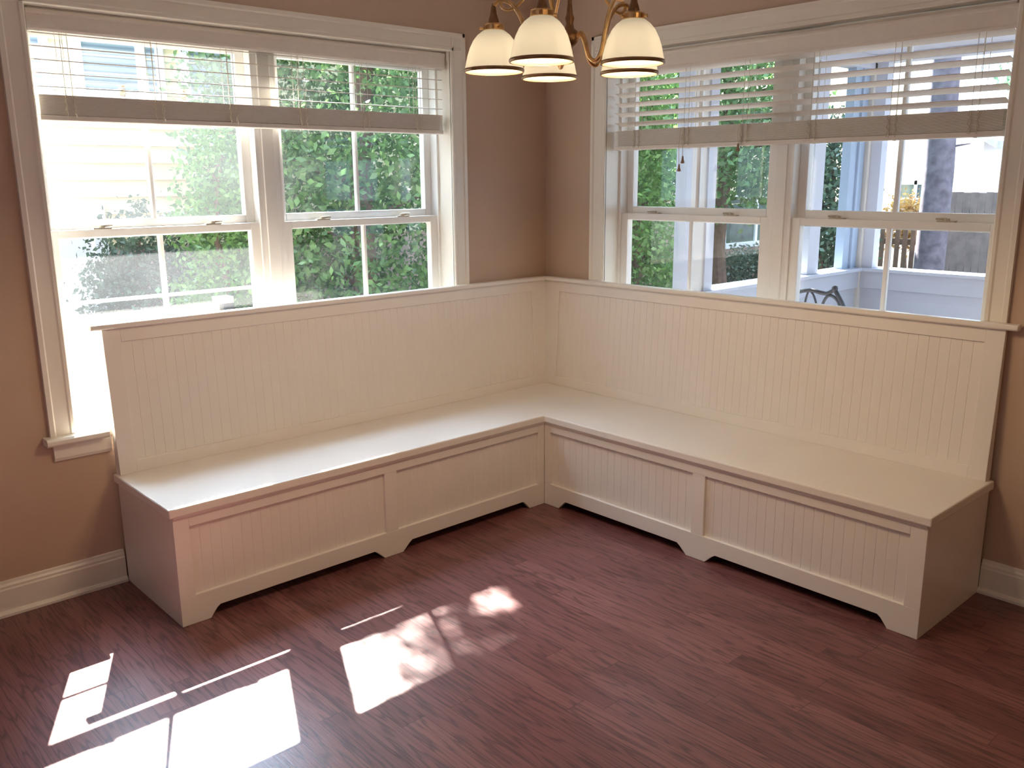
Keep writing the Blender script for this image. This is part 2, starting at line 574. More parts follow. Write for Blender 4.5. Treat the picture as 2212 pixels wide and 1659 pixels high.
# ------------------------------------------------------------------ windows
def window(name, swap, d, label, glasses, stool):
    W = thing(name, label, 'window', kind='structure')
    s0, s1, o0, o1 = d['s0'], d['s1'], d['o0'], d['o1']
    ci = 0.019
    # moulded casing: stepped profile across the width (outer band, flat, inner bead)
    def casing(a, b, vertical, lo, hi):
        wdt = abs(b - a)
        sg = 1 if b > a else -1               # a = outer edge
        prof = [(a, 0), (a, -ci), (a + sg * .016, -ci), (a + sg * .022, -ci + .006), (b - sg * .022, -ci + .008),
                (b - sg * .016, -ci + .004), (b - sg * .005, -ci + .004), (b, -ci + .009), (b, 0)]
        mm = MB(swap)
        if vertical:
            mm.prism(prof, 'z', lo, hi)
        else:
            mm.prism([(q[1], q[0]) for q in prof], 'x', lo, hi)
        return mm.build('casing', TRIM, W)
    zb = Z_SILL
    casing(o0, s0, True, zb, Z_TOP)
    casing(o1, s1, True, zb, Z_TOP)
    casing(Z_TOP, Z_HEAD, False, o0 + .002, o1 - .002)
    # jamb liners
    MB(swap).box(s0 - .015, s0, -.004, .2, zb - .03, Z_HEAD + .02).build('jamb', TRIM, W)
    MB(swap).box(s1, s1 + .015, -.004, .2, zb - .03, Z_HEAD + .02).build('jamb', TRIM, W)
    MB(swap).box(s0, s1, -.004, .2, Z_HEAD, Z_HEAD + .02).build('head_jamb', TRIM, W)
    # stool and apron
    if stool:
        prof = [(.11, zb - .03), (-.052, zb - .03), (-.060, zb - .022), (-.060, zb - .008), (-.052, zb), (.11, zb)]
        MB(swap).prism(prof, 'x', o0 - .024, -2.405).build('stool', TRIM, W, 0.002)
        MB(swap).box(-2.405, o1 + .02, -.018, .11, zb - .03, zb).build('stool', TRIM, W)
        MB(swap).prism([(0, zb - .03), (-.016, zb - .03), (-.016, zb - .085), (-.010, zb - .098), (0, zb - .1)], 'x', o0 + .006, -2.39).build('apron', TRIM, W)
    else:
        MB(swap).box(s0 - .01, s1 + .01, -.018, .11, zb - .03, zb).build('stool', TRIM, W)
    # outside sill, sloped
    MB(swap).prism([(.11, zb - .03), (.32, zb - .075), (.32, zb - .045), (.11, zb + .004)], 'x', s0, s1).build('outside_sill', SASH, W)
    # mullion between the two double-hung units
    c = (s0 + s1) / 2
    prof = [(c - .045, .2), (c - .045, .100), (c - .030, .098), (c - .026, .094), (c + .026, .094), (c + .030, .098), (c + .045, .100), (c + .045, .2)]
    MB(swap).prism(prof, 'z', zb, Z_HEAD).build('mullion', SASH, W)
    for u0, u1, glass in ((s0, c - .045, glasses[0]), (c + .045, s1, glasses[1])):
        if stool and u0 == s0:
            MB(swap).box(u0 + .012, u1 - .012, .192, .200, 1.10, 1.114).build('screen_bar', SASH, W)
        # side tracks
        MB(swap).box(u0, u0 + .012, .10, .2, zb, Z_HEAD).build('track', SASH, W)
        MB(swap).box(u1 - .012, u1, .10, .2, zb, Z_HEAD).build('track', SASH, W)
        MB(swap).box(u0 + .012, u1 - .012, .10, .2, Z_HEAD - .03, Z_HEAD).build('track', SASH, W)
        for lower in (True, False):
            ya, yb = (.110, .148) if lower else (.152, .190)
            z0, z1 = (zb + .004, 1.394) if lower else (1.357, Z_HEAD - .03)
            a0, a1 = u0 + .012, u1 - .012
            st = .042 if lower else .040
            rb, rt = (.065, .031) if lower else (.070, .05)
            mm = MB(swap)
            mm.box(a0, a0 + st, ya, yb, z0, z1)
            mm.box(a1 - st, a1, ya, yb, z0, z1)
            mm.box(a0 + st, a1 - st, ya, yb, z0, z0 + rb)
            mm.box(a0 + st, a1 - st, ya, yb, z1 - rt, z1)
            S = mm.build('sash', SASH, W, 0.0025)
            g0, g1, h0, h1 = a0 + st, a1 - st, z0 + rb, z1 - rt
            yc = (ya + yb) / 2
            MB(swap).box(g0 - .004, g1 + .004, yc - .002, yc + .002, h0 - .004, h1 + .004).build('glass_pane', glass, S)
            mc = (g0 + g1) / 2
            MB(swap).prism([(mc - .010, yc - .004), (mc - .006, yc - .010), (mc + .006, yc - .010), (mc + .010, yc - .004),
                            (mc + .010, yc + .010), (mc - .010, yc + .010)], 'z', h0, h1).build('muntin', SASH, S)
            if lower:
                for fr in (.24, .76):
                    lx = a0 + (a1 - a0) * fr
                    lk = MB(swap)
                    lk.box(lx - .034, lx + .034, ya + .002, ya + .026, z1, z1 + .005)
                    lk.lathe([(0, z1 + .014), (.011, z1 + .014), (.012, z1 + .004)], (lx, ya + .014, 0), 12)
                    lk.tube([(lx, ya + .014, z1 + .011), (lx + .020, ya + .008, z1 + .012), (lx + .038, ya + .004, z1 + .012)], [.006, .005, .004], 8)
                    lk.build('sash_lock', LOCKM, S)
    return W

window('window_1', False, LW, 'white double-hung window pair in the left wall with sunlit glass', (GLASS, GLASS_C), True)
window('window_2', True, RW, 'white double-hung window pair in the right wall overlooking the porch', (GLASS_R, GLASS_R), False)

# ------------------------------------------------------------------ corner bench
bench = thing('corner_bench', 'cream painted L-shaped corner bench with beadboard back on wooden floor', 'bench')
SF = 0.572          # seat front edge
FF = 0.556          # face of the seat fronts
ENDL, ENDR = -2.400, -2.413
# seat: one L-shaped board with an eased nose
L_POLY = [(-.021, -.021), (ENDL, -.021), (ENDL, -SF), (-SF, -SF), (-SF, ENDR), (-.021, ENDR)]
MB().prism(L_POLY, 'z', SZ - ST, SZ).build('seat', BENCH, bench, 0.006)

def beads(mm, a, b, t, pitch=.0405, depth=.0015):
    """beadboard profile polyline from a to b (a > b), face at t, returns polygon points"""
    pts = []
    n = max(1, round(abs(b - a) / pitch))
    p = (b - a) / n
    for i in range(n):
        s = a + p * i
        q = 1 if p > 0 else -1
        pts += [(s + q * .0016, t), (s + p - q * .0016, t), (s + p, t + depth)]
    return [(a, t + depth)] + pts

def seat_front(swap, end):
    """front of one arm of the bench: face frame with bracket feet, two beadboard panels"""
    e = end + .015
    f = -FF
    th = .022
    zr0, zr1, zt = .043, .110, .373
    m0, m1 = -1.431 - .062, -1.431        # middle stile
    if swap:
        m0, m1 = -1.497, -1.435
    mm = MB(swap)
    # bottom rail with feet, as one cut board
    poly = [(e, 0), (e + .108, 0), (e + .113, .008), (e + .134, .034), (e + .147, zr0), (m0 - .064, zr0), (m0 - .050, .034), (m0 - .022, .008),
            (m0 - .014, 0), (m1 + .020, 0), (m1 + .028, .008), (m1 + .056, .034), (m1 + .070, zr0), (-.700, zr0), (-.690, .036),
            (-.664, .010), (-.655, 0), (f, 0), (f, zr1), (e, zr1)]
    mm.prism(poly, 'y', f, f + th)
    mm.box(e, e + .058, f, f + th, zr1, SZ - ST)
    mm.box(m0, m1, f, f + th, zr1, zt)
    mm.box(-.597, f, f, f + th, zr1, SZ - ST)
    mm.box(e + .058, -.597, f, f + th, zt, SZ - ST)
    F = mm.build('seat_front', BENCH, bench, 0.0018)
    for a, b in ((m0, e + .058), (-.597, m1)):
        pp = MB(swap)
        t = f + .013
        poly = beads(pp, a, b, t)
        poly = poly + [(b, t + .012), (a, t + .012)]
        pp.prism(poly, 'z', zr1 - .004, zt + .004).build('beadboard_panel', BENCH, F)
    # moulding strip under the seat nose
    MB(swap).prism([(f, SZ - ST), (f - .009, SZ - ST), (f - .008, SZ - ST - .006), (f - .003, SZ - ST - .014), (f, SZ - ST - .016)], 'x', e, f).build('cove_moulding', BENCH, F)
    # end panel
    MB(swap).box(e, e + .020, f + th, -.021, 0, SZ - ST).build('end_panel', BENCH, bench, 0.0015)
    # dark void under the bench front: the bottom board
    return F

seat_front(False, ENDL)
seat_front(True, ENDR)

BT, BB = 0.036, 0.066      # distance of the back's face from the wall at the top and at the seat
def lean(s, t, z):
    k = (CAP_B - z) / (CAP_B - SZ)
    return (s, -(BT + (BB - BT) * k) + t, z)

def backrest(swap, end):
    e = end
    cs = -.024 if not swap else -.034
    th = .014
    mm = MB(swap)
    mm.fn = lean
    tr, br = .974, .506
    mm.box(e, e + .066, 0, th, SZ, CAP_B)
    mm.box(-.142, cs, 0, th, SZ, CAP_B)
    mm.box(e + .066, -.142, 0, th, tr, CAP_B)
    mm.box(e + .066, -.142, 0, th, SZ, br)
    B = mm.build('backrest', BENCH, bench, 0.0015)
    pp = MB(swap)
    pp.fn = lean
    t = .009
    poly = beads(pp, -.142, e + .066, t, .0405, .0015) + [(e + .066, t + .006), (-.142, t + .006)]
    pp.prism(poly, 'z', br - .003, tr + .003).build('beadboard_panel', BENCH, B)
    # closed end
    sd = [(-.021, SZ), (lean(0, th, SZ)[1], SZ), (lean(0, th, CAP_B)[1], CAP_B), (-.021, CAP_B)]
    MB(swap).prism(sd, 'x', e, e + .016).build('end_cheek', BENCH, B)
    # cap rail with rounded nose
    ce = end - .044
    cap = [(-.021, CAP_B), (-.053, CAP_B), (-.058, CAP_B + .005), (-.058, CAP_T - .004), (-.054, CAP_T), (-.021, CAP_T)]
    MB(swap).prism(cap, 'x', ce, -.022).build('cap_rail', BENCH, B, 0.002)
    return B

backrest(False, -2.386)
backrest(True, -2.395)

# ------------------------------------------------------------------ blinds
def blind(name, swap, d, label, z_stack, z_bot, n_open, tilt, ladders, z_val):
    Bd = thing(name, label, 'blind', group=None)
    a, b = d['s0'] + .010, d['s1'] - .010
    vt, vb = z_val
    # valance: moulded face board with returns
    prof = [(.022, vb), (.030, vb), (.030, vt), (.020, vt), (.018, vt - .010), (.021, vt - .016), (.021, vb + .016), (.018, vb + .008)]
    mm = MB(swap)
    mm.prism([(q[0], q[1]) for q in prof], 'x', a, b)
    mm.box(a, a + .010, .030, .075, vb, vt)
    mm.box(b - .010, b, .030, .075, vb, vt)
    mm.build('valance', BLIND, Bd, 0.001)
    MB(swap).box(a + .012, b - .012, .034, .078, vt - .055, vt + .012).build('head_rail', BLIND, Bd)
    yc = .056
    def slat(z, ang, name='slat'):
        mm = MB(swap)
        w, h = .025, .0014
        ca, sa = math.cos(ang), math.sin(ang)
        pts = []
        for q, r in ((-w, -h), (0, -h + .0012), (w, -h), (w, h), (0, h + .0012), (-w, h)):
            pts.append((yc + q * ca - r * sa, z + q * sa + r * ca))
        mm.prism(pts, 'x', a + .014, b - .014)
        return mm.build(name, BLIND, Bd)
    for k in range(n_open):
        slat(z_stack + .030 + (vb - z_stack + .012) * (k) / n_open, tilt)
    n = 19
    zb0 = z_bot + .021
    for k in range(n):
        slat(zb0 + (z_stack - zb0) * (k + .5) / n, 0.0)
    prof = [(yc - .026, z_bot + .003), (yc - .023, z_bot), (yc + .023, z_bot), (yc + .026, z_bot + .003), (yc + .026, z_bot + .017), (yc + .022, z_bot + .020), (yc - .022, z_bot + .020), (yc - .026, z_bot + .017)]
    R = MB(swap).prism(prof, 'x', a + .012, b - .012).build('bottom_rail', BLIND, Bd)
    for s in ladders:
        mm = MB(swap)
        for ds in (-.012, .012):
            for y in (yc - .0275, yc + .0275):
                mm.tube([(s + ds, y, z_bot + .010), (s + ds, y, z_stack), (s + ds, y, vt - .05)], .0011, 6)
        # slack ladder cord bunched over the stack's face
        for q, ds in enumerate((-.016, .016)):
            zz = [z_bot + .012 + (z_stack - z_bot - .012) * i / 7 for i in range(8)]
            mm.tube([(s + ds + .005 * math.sin(i * 2.1 + q), yc - .030 - .004 * abs(math.sin(i * 1.7)), z) for i, z in enumerate(zz)], .0016, 6)
        mm.build('ladder_cord', CORD, Bd)
        # plug under the bottom rail
        MB(swap).lathe([(0, -.003), (.006, -.003), (.007, 0), (0, 0)], (s, yc, z_bot), 12).build('cord_plug', BLIND, R)
    for s, wd, mat in ((a + .30, .075, REDLABEL), (a + .39, .085, GREYLABEL), (a + .62, .06, REDLABEL)) if not swap else ((b - .13, .05, REDLABEL), (b - .30, .06, REDLABEL)):
        MB(swap).box(s - wd / 2, s + wd / 2, yc - .010, yc - .003, z_bot - .0006, z_bot + .0004).build('warning_label', mat, R)
    return Bd

bl = blind('window_blind', False, LW, 'white slatted blind, half raised with open edge-on slats, in the sunlit left window', 1.876, 1.786, 5, math.radians(6.5),
           [-2.385, -2.063, -1.76, -1.44, -1.12, -0.822], (2.160, 2.088))
br = blind('window_blind', True, RW, 'white slatted blind, half raised with wooden tassels, in the porch window on the right', 1.800, 1.706, 6, math.radians(-19),
           [-0.606, -0.903, -1.218, -1.545, -1.882, -2.183], (2.147, 2.066))

def tassel_cord(Bd, swap, s, ztop, zend, y):
    c = MB(swap).tube([(s, y, ztop), (s + .004, y - .004, (ztop + zend) / 2), (s, y - .002, zend)], .0012, 6).build('lift_cord', CORD, Bd)
    MB(swap).lathe([(0, 0.034), (.003, .034), (.0045, .028), (.0055, .018), (.0095, .006), (.0095, .001), (0, 0)], (s, y - .002, zend - .030), 14).build('tassel', TASSEL, c, smooth=True)

tassel_cord(br, True, -.895, 1.80, 1.665, .022)
tassel_cord(br, True, -.874, 1.80, 1.628, .024)
tassel_cord(br, True, -1.195, 1.80, 1.712, .022)
for s in (-2.19, -1.955):
    mm = MB()
    for k in range(4):
        ph = random.random() * 6
        mm.tube([(s + .012 * math.sin(ph + i * 1.9) , .050 + .012 * math.cos(ph + i * 2.3), 1.882 + .006 * i) for i in range(8)], .0014, 6)
    mm.build('lift_cord', CORD, bl)

# ------------------------------------------------------------------ chandelier
CX, CY, CZ = -1.6484, -1.7609, 1.8545
CR, CA, SR = 0.2045, 28.69717, 0.0825
ch = thing('chandelier', 'antique gold five-arm chandelier with glowing alabaster bell shades above the bench corner', 'chandelier', (CX, CY, CZ))
def bez(p, n=10):
    """Catmull-Rom through points"""
    P = [Vector(q) for q in p]
    P = [P[0] * 2 - P[1]] + P + [P[-1] * 2 - P[-2]]
    out = []
    for i in range(1, len(P) - 2):
        for k in range(n):
            t = k / n
            a, b, c, d = P[i - 1], P[i], P[i + 1], P[i + 2]
            out.append(.5 * ((2 * b) + (c - a) * t + (2 * a - 5 * b + 4 * c - d) * t * t + (3 * b - 3 * c + d - a) * t ** 3))
    out.append(P[-2])
    return out
MB().lathe([(0, .040), (.004, .041), (.009, .048), (.007, .056), (.012, .060), (.020, .068), (.026, .078), (.027, .090), (.022, .100), (.013, .106),
            (.010, .120), (.013, .132), (.009, .142), (.006, .170), (.0065, .300), (.014, .315), (.020, .330), (.016, .350), (.008, .362),
            (.007, .480), (.018, .490), (.022, .505), (.010, .520), (0, .522)], (CX, CY, CZ), 24).build('column', DARKBRONZE, ch, smooth=True)
MB().tube([(CX, CY, CZ + .515), (CX, CY, H_CEIL - .02)], .006, 10).build('stem', BRONZE, ch)
MB().lathe([(0, H_CEIL - .035), (.02, H_CEIL - .034), (.05, H_CEIL - .02), (.062, H_CEIL - .004), (.062, H_CEIL), (0, H_CEIL)], (CX, CY, 0), 24).build('ceiling_canopy', BRONZE, ch, smooth=True)
for k in range(5):
    an = CA + k * 2 * math.pi / 5
    ca, sa = math.cos(an), math.sin(an)
    def P(r, z):
        return (CX + r * ca, CY + r * sa, CZ + z)
    arm = bez([P(.022, .085), P(.040, .092), P(.052, .070), P(.066, .030), P(.088, .018), P(.106, .040), P(.116, .085), P(.130, .135), P(.155, .172), P(.185, .182), P(CR, .168)], 6)
    MB().tube(arm, .0058, 10).build('arm', BRONZE, ch, smooth=True)
    strap = bez([P(.012, .440), P(.040, .425), P(.062, .380), P(.066, .310), P(.080, .250), P(.110, .200), P(.140, .168), P(.165, .158), P(.182, .166), P(.184, .182), P(.172, .188)], 6)
    MB().tube(strap, .0042, 8).build('scroll_strap', BRONZE, ch, smooth=True)
    c = P(CR, 0)
    MB().lathe([(0, .174), (.004, .174), (.007, .164), (.009, .148), (.013, .136), (.015, .128), (.015, .122), (0, .122)], c, 20).build('socket', DARKBRONZE, ch, smooth=True)
    mm = MB()
    mm.lathe([(0, .124), (.020, .124), (.0275, .121), (.0285, .118), (.0285, .107), (.0265, .105), (0, .105)], c, 28)
    for q in range(3):
        aa = an + 2.2 + q * 2.094
        mm.tube([(c[0] + .026 * math.cos(aa), c[1] + .026 * math.sin(aa), c[2] + .112), (c[0] + .038 * math.cos(aa), c[1] + .038 * math.sin(aa), c[2] + .112)], [.0025, .0045], 8)
    mm.build('shade_holder', BRONZE, ch)
    prof_o = [(.0240, .1065), (.0310, .1040), (.0440, .0945), (.0560, .0800), (.0655, .0610), (.0725, .0400), (.0770, .0200), (.0795, .0090), (.0805, .0)]
    prof_i = [(r - .003, z) for r, z in reversed(prof_o)]
    S = MB().lathe(prof_o + prof_i, c, 40).build('shade', SHADE, ch, smooth=True)
    MB().lathe([(.0805, .0005), (.0822, .0010), (.0825, .0040), (.0812, .0075), (.0798, .0078), (.0798, .0005), (.0770, .0), (.0770, -.0012), (.0815, -.0012), (.0805, .0005)], c, 40).build('rim_band', BANDM, S, smooth=True)
    MB().lathe([(0, .112), (.008, .112), (.010, .098), (.012, .092), (.018, .078), (.021, .062), (.018, .046), (.010, .038), (0, .036)], c, 16).build('bulb', BULB, ch, smooth=True)
    lp = light('chandelier_bulb_light', 'POINT', (c[0] - CX, c[1] - CY, .036 - .012), 4.2, (1.0, 0.74, 0.46), ch)
    lp.data.shadow_soft_size = 0.012

# ------------------------------------------------------------------ outdoors: ground
GZ = -0.75
g = MB()
g.box(-40, 60, 0.4, 60, GZ - .1, GZ)
g.box(0.3, 60, -30, 0.4, GZ - .1, GZ)
struct(g.build('ground', GROUND), 'shaded lawn and mulch outside the windows', 'ground')

# ------------------------------------------------------------------ outdoors: neighbour's yellow house (beyond the left window)
nh = thing('neighbour_house', 'pale yellow lap-sided house with white trimmed upper windows beyond left window', 'house', (0, 5.5, GZ))
HX0, HX1 = -7.0, 13.0
prof = []
zz = 0.95
while zz < 4.9:
    prof += [(5.472, zz), (5.498, zz + .158)]
    zz += .16
prof = [(5.7, 0.95)] + prof + [(5.7, 4.9)]
MB().prism(prof, 'x', HX0, HX1).build('siding', YELLOW, nh)
MB().box(HX0, HX1, 5.48, 5.7, GZ, 0.95).build('brick_base', BRICKP, nh)
MB().prism([(5.15, 4.80), (5.15, 4.92), (9.0, 6.9), (9.0, 6.78)], 'x', HX0 - .3, HX1 + .3).build('roof', ROOF, nh)
MB().box(HX0, HX1, 5.7, 11.0, GZ, 4.8).build('body', YELLOW, nh)
def nwin(x0, x1, z0, z1, pane, mull=None, tr=.07):
    f = MB()
    f.box(x0 - tr, x0, 5.43, 5.5, z0 - tr, z1 + tr)
    f.box(x1, x1 + tr, 5.43, 5.5, z0 - tr, z1 + tr)
    f.box(x0, x1, 5.43, 5.5, z1, z1 + tr)
    f.box(x0 - .04, x1 + .04, 5.40, 5.5, z0 - tr - .02, z0)
    if mull is not None:
        f.box(mull - .035, mull + .035, 5.44, 5.5, z0, z1)
    w = f.build('window', HWHITE, nh)
    MB().box(x0, x1, 5.475, 5.49, z0, z1).build('pane', pane, w)
nwin(-1.75, -.93, 2.36, 3.6, NBLIND)
nwin(-.58, .10, 2.38, 3.6, NBLIND, -.04)
nwin(.42, 1.05, 2.40, 3.6, NBLIND)
nwin(9.75, 11.7, .45, 1.2, PANE_G, 10.7)
d = MB()
d.box(-2.75, -.66, 5.44, 5.5, GZ, 1.24)
for k in range(4):
    d.box(-2.72 + k * .52, -2.26 + k * .52, 5.43, 5.45, .75, 1.18)
    d.box(-2.72 + k * .52, -2.26 + k * .52, 5.43, 5.45, .15, .62)
    d.box(-2.72 + k * .52, -2.26 + k * .52, 5.43, 5.45, -.5, .02)
d.build('door', HWHITE, nh)
d = MB()
d.box(-.66, -.54, 5.40, 5.5, GZ, 1.36)
d.box(-2.87, -.66, 5.40, 5.5, 1.24, 1.36)
d.build('door_trim', HWHITE, nh)

# low white fence outside the left window
wf = thing('white_fence', 'low white panel fence outside the left window', 'fence', (-2.2, 2.0, GZ))
MB().box(-4.2, -.95, 1.985, 2.015, GZ, .74).build('fence_panel', FENCEW, wf)
MB().box(-4.2, -.93, 1.95, 2.05, .74, .80).build('top_rail', FENCEW, wf)
for x in (-2.6, -.98):
    MB().box(x - .05, x + .05, 1.95, 2.05, GZ, .84).build('post', FENCEW, wf)

# ------------------------------------------------------------------ trees
def leaves(n_clump, per, crown, size, rng, spread=.14, up=.3, gap=None):
    """arrays of bent leaf quads scattered in clumps; crown(rng) gives a clump centre"""
    cs = np.array([crown(rng) for _ in range(n_clump)])
    c = np.repeat(cs, per, 0) + rng.normal(0, spread, (n_clump * per, 3))
    if gap is not None:                       # a hole in the crown along a line
        p, dv, rad = gap
        w = c - p
        dist = np.linalg.norm(w - np.outer(w @ dv, dv), axis=1)
        c = c[(dist > rad * rng.uniform(.75, 1.2, len(c))) | (rng.uniform(size=len(c)) < .12)]
    n = len(c)
    a = rng.normal(0, 1, (n, 3)); a[:, 2] -= up
    a /= np.linalg.norm(a, axis=1)[:, None]
    b = rng.normal(0, 1, (n, 3))
    b -= a * (a * b).sum(1)[:, None]
    b /= np.linalg.norm(b, axis=1)[:, None]
    s = (size * rng.uniform(.6, 1.3, n))[:, None]
    nrm = np.cross(a, b)
    p0 = c - a * s * .55
    p1 = c + b * s * .30 + nrm * s * .08
    p2 = c + a * s * .55
    p3 = c - b * s * .30 + nrm * s * .08
    V = np.stack([p0, p1, p2, p3], 1).reshape(-1, 3)
    return V

def leaf_mesh(name, V, mat, parent):
    V = V - np.array(WORLD_LOC[parent.name])
    n = len(V) // 4
    me = bpy.data.meshes.new(name)
    me.vertices.add(len(V))
    me.vertices.foreach_set('co', V.astype(np.float32).ravel())
    me.loops.add(n * 4)
    me.loops.foreach_set('vertex_index', np.arange(n * 4, dtype=np.int32))
    me.polygons.add(n)
    me.polygons.foreach_set('loop_start', np.arange(0, n * 4, 4, dtype=np.int32))
    me.update(calc_edges=True)
    me.validate()
    me.materials.append(mat)
    o = bpy.data.objects.new(name, me)
    COL.objects.link(o)
    o.parent = parent
    return o

def tree(name, label, cat, x, y, h, rfun, mat, seed, n_clump, per, size, z0=0.0, trunk=.12, bark=None, spread=.14, shell=.55, group=None, gap=None):
    rng = np.random.default_rng(seed)
    T = thing(name, label, cat, (x, y, GZ), group)
    def crown(r):
        while True:
            z = r.uniform(z0, h)
            R = rfun((z - z0) / (h - z0))
            if r.uniform() < R / max(rfun(q) for q in (0, .1, .2, .3, .4, .5, .6, .7, .8, .9)):
                break
        a = r.uniform(0, 2 * math.pi)
        q = R * (shell + (1 - shell) * r.uniform() ** .5) if r.uniform() < .75 else R * r.uniform() ** .5
        return (x + q * math.cos(a), y + q * math.sin(a), GZ + z)
    leaf_mesh('foliage', leaves(n_clump, per, crown, size, rng, spread, gap=gap), mat, T)
    mm = MB()
    top = h * .92
    pts = [(x + .04 * math.sin(i * 1.3 + seed), y + .04 * math.cos(i * 1.7 + seed), GZ + top * i / 8) for i in range(9)]
    mm.tube(pts, [trunk * (1 - .8 * i / 8) for i in range(9)], 10)
    nb = 26
    for k in range(nb):
        zf = (z0 + .3 + (h - z0 - .6) * (k + .5) / nb) / h
        if zf > .9:
            continue
        i = min(7, int(zf * h / top * 8))
        R = rfun((zf * h - z0) / (h - z0)) * .8
        a = k * 2.4 + seed
        p = Vector(pts[i])
        p.z = GZ + zf * h
        e = p + Vector((R * math.cos(a), R * math.sin(a), .25 * R))
        mid = (p + e) / 2 + Vector((0, 0, .06))
        mm.tube([p, mid, e], [trunk * .22, trunk * .15, trunk * .05], 6)
    mm.build('trunk', bark or TRUNK, T)
    return T

cone = lambda f: max(.05, (1.0 if f < .15 else 1.0 - (f - .15) / .85 * .98))
tree('holly_tree', 'tall bushy green holly tree filling right half of left window', 'tree', 1.04, 3.35, 9.2,
     lambda f: 1.6 * max(.04, (.9 + f) if f < .1 else (1 - (f - .1) / .9) ** .75), LEAF_H, 3, 950, 84, .064, .2, .13, spread=.16,
     gap=(np.array([-.83, .15, 1.56]), -np.array(SUN_DIR), .085))
tree('holly_tree', 'green holly tree beside the porch, at left edge of porch window', 'tree', 3.80, 2.56, 5.6,
     lambda f: .50 * max(.05, 1 - f ** 1.8), LEAF_L, 5, 420, 60, .06, .1, .10, spread=.11)
tree('shrub', 'pale grey-green shrub between white fence and yellow house', 'shrub', -.60, 4.4, 2.0,
     lambda f: .52 * math.sqrt(max(.02, 1 - f * f)), LEAF_D, 8, 260, 60, .05, .0, .05, spread=.12)
tree('shrub', 'light feathery shrub at lower middle of left window', 'shrub', -.60, 2.75, 2.75,
     lambda f: .36 * math.sqrt(max(.02, 1 - f * f)), LEAF_L, 9, 200, 44, .045, .0, .05, spread=.09)
tree('holly_tree', 'broad green tree behind the porch, seen between porch posts', 'tree', 7.0, 3.65, 6.0,
     lambda f: 1.15 * max(.05, 1 - f ** 2), LEAF_H, 15, 420, 36, .09, 2.05, .14, spread=.18)
tree('shrub', 'dark green shrub outside porch beside shade-toned corner post', 'shrub', 6.0, 1.55, 2.9,
     lambda f: .36 * math.sqrt(max(.02, 1 - f * f)), LEAF_D, 18, 200, 40, .07, .0, .05, spread=.12)
tree('shrub', 'small orange-leaved bush before the white house window', 'shrub', 10.6, 2.70, 1.95,
     lambda f: .27 * math.sqrt(max(.02, 1 - f * f)), LEAF_O, 21, 60, 30, .07, 1.35, .03, spread=.1)
for i, (x, y, h, r, lab) in enumerate(((28, 12.6, 5.4, 2.5, 'distant green tree left of the pine trunk'),
                                       (28, 6.0, 6.1, 2.4, 'distant green tree right of the pine trunk'))):
    tree('background_tree', lab, 'tree', x, y, h, lambda f, r=r: r * math.sqrt(max(.02, 1 - f ** 2)), LEAF_F, 40 + i, 300, 40, .22, .8, .25, spread=.35, group='trees beyond the white house')
# hedge outside the porch
hd = thing('hedge', 'low dark clipped hedge under the far window outside porch', 'hedge', (9.5, 4.8, GZ))
rng = np.random.default_rng(77)
leaf_mesh('foliage', leaves(420, 30, lambda r: (r.uniform(7.5, 12.5), r.uniform(4.5, 5.1), GZ + r.uniform(0, 1.1)), .07, rng, .09), LEAF_D, hd)
pine = thing('pine_tree', 'tall straight grey pine trunk seen through right end of porch window', 'tree', (8.3, 1.36, GZ))
mm = MB()
pp = [(8.3 + .03 * math.sin(i), 1.36 + .02 * math.cos(i * 2), GZ + i * 1.2) for i in range(9)]
mm.tube(pp, [.19 - .006 * i for i in range(9)], 16)
mm.build('trunk', PINE, pine, smooth=True)
for k in range(5):
    z = 1.9 + k * 1.3
    a = -1.2 + k * 1.9
    MB().tube([(8.3, 1.36, z), (8.3 + .35 * math.cos(a), 1.36 + .35 * math.sin(a), z + .06)], [.02, .008], 6).build('branch_stub', PINE, pine)
rng = np.random.default_rng(5)
leaf_mesh('foliage', leaves(120, 40, lambda r: (8.3 + r.normal(0, .9), 1.36 + r.normal(0, .9), r.uniform(5.5, 9)), .12, rng, .25), LEAF_D, pine)

# ------------------------------------------------------------------ porch outside the right window
po = thing('porch', 'white covered porch with knee walls and square posts outside the right window', 'porch', (2.5, -1.5, -.15))
PX, PY, PS = 4.55, 0.42, 0.74
pt = lambda name, mat, *b: MB().box(*b).build(name, mat, po, 0.003)
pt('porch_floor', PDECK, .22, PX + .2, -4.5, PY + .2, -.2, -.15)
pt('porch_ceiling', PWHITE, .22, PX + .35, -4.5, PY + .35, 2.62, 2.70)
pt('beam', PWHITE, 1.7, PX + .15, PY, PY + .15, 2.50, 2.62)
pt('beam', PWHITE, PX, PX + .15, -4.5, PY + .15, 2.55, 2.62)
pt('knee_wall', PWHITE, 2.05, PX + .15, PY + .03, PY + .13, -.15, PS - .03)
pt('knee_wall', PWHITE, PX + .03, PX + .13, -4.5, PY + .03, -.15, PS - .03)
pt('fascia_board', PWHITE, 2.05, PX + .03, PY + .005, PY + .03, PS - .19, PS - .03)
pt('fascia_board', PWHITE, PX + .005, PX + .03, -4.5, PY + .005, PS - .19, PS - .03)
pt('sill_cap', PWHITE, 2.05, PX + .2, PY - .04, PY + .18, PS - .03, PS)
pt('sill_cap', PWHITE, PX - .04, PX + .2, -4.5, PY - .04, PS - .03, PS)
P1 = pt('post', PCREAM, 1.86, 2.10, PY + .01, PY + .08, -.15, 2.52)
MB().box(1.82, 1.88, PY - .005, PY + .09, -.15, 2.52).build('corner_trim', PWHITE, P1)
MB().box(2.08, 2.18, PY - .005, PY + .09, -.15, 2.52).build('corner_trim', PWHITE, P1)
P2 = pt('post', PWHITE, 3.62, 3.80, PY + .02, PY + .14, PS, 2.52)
P3 = pt('post', PCREAM, PX - .02, PX + .15, PY + .0, PY + .16, -.15, 2.56)
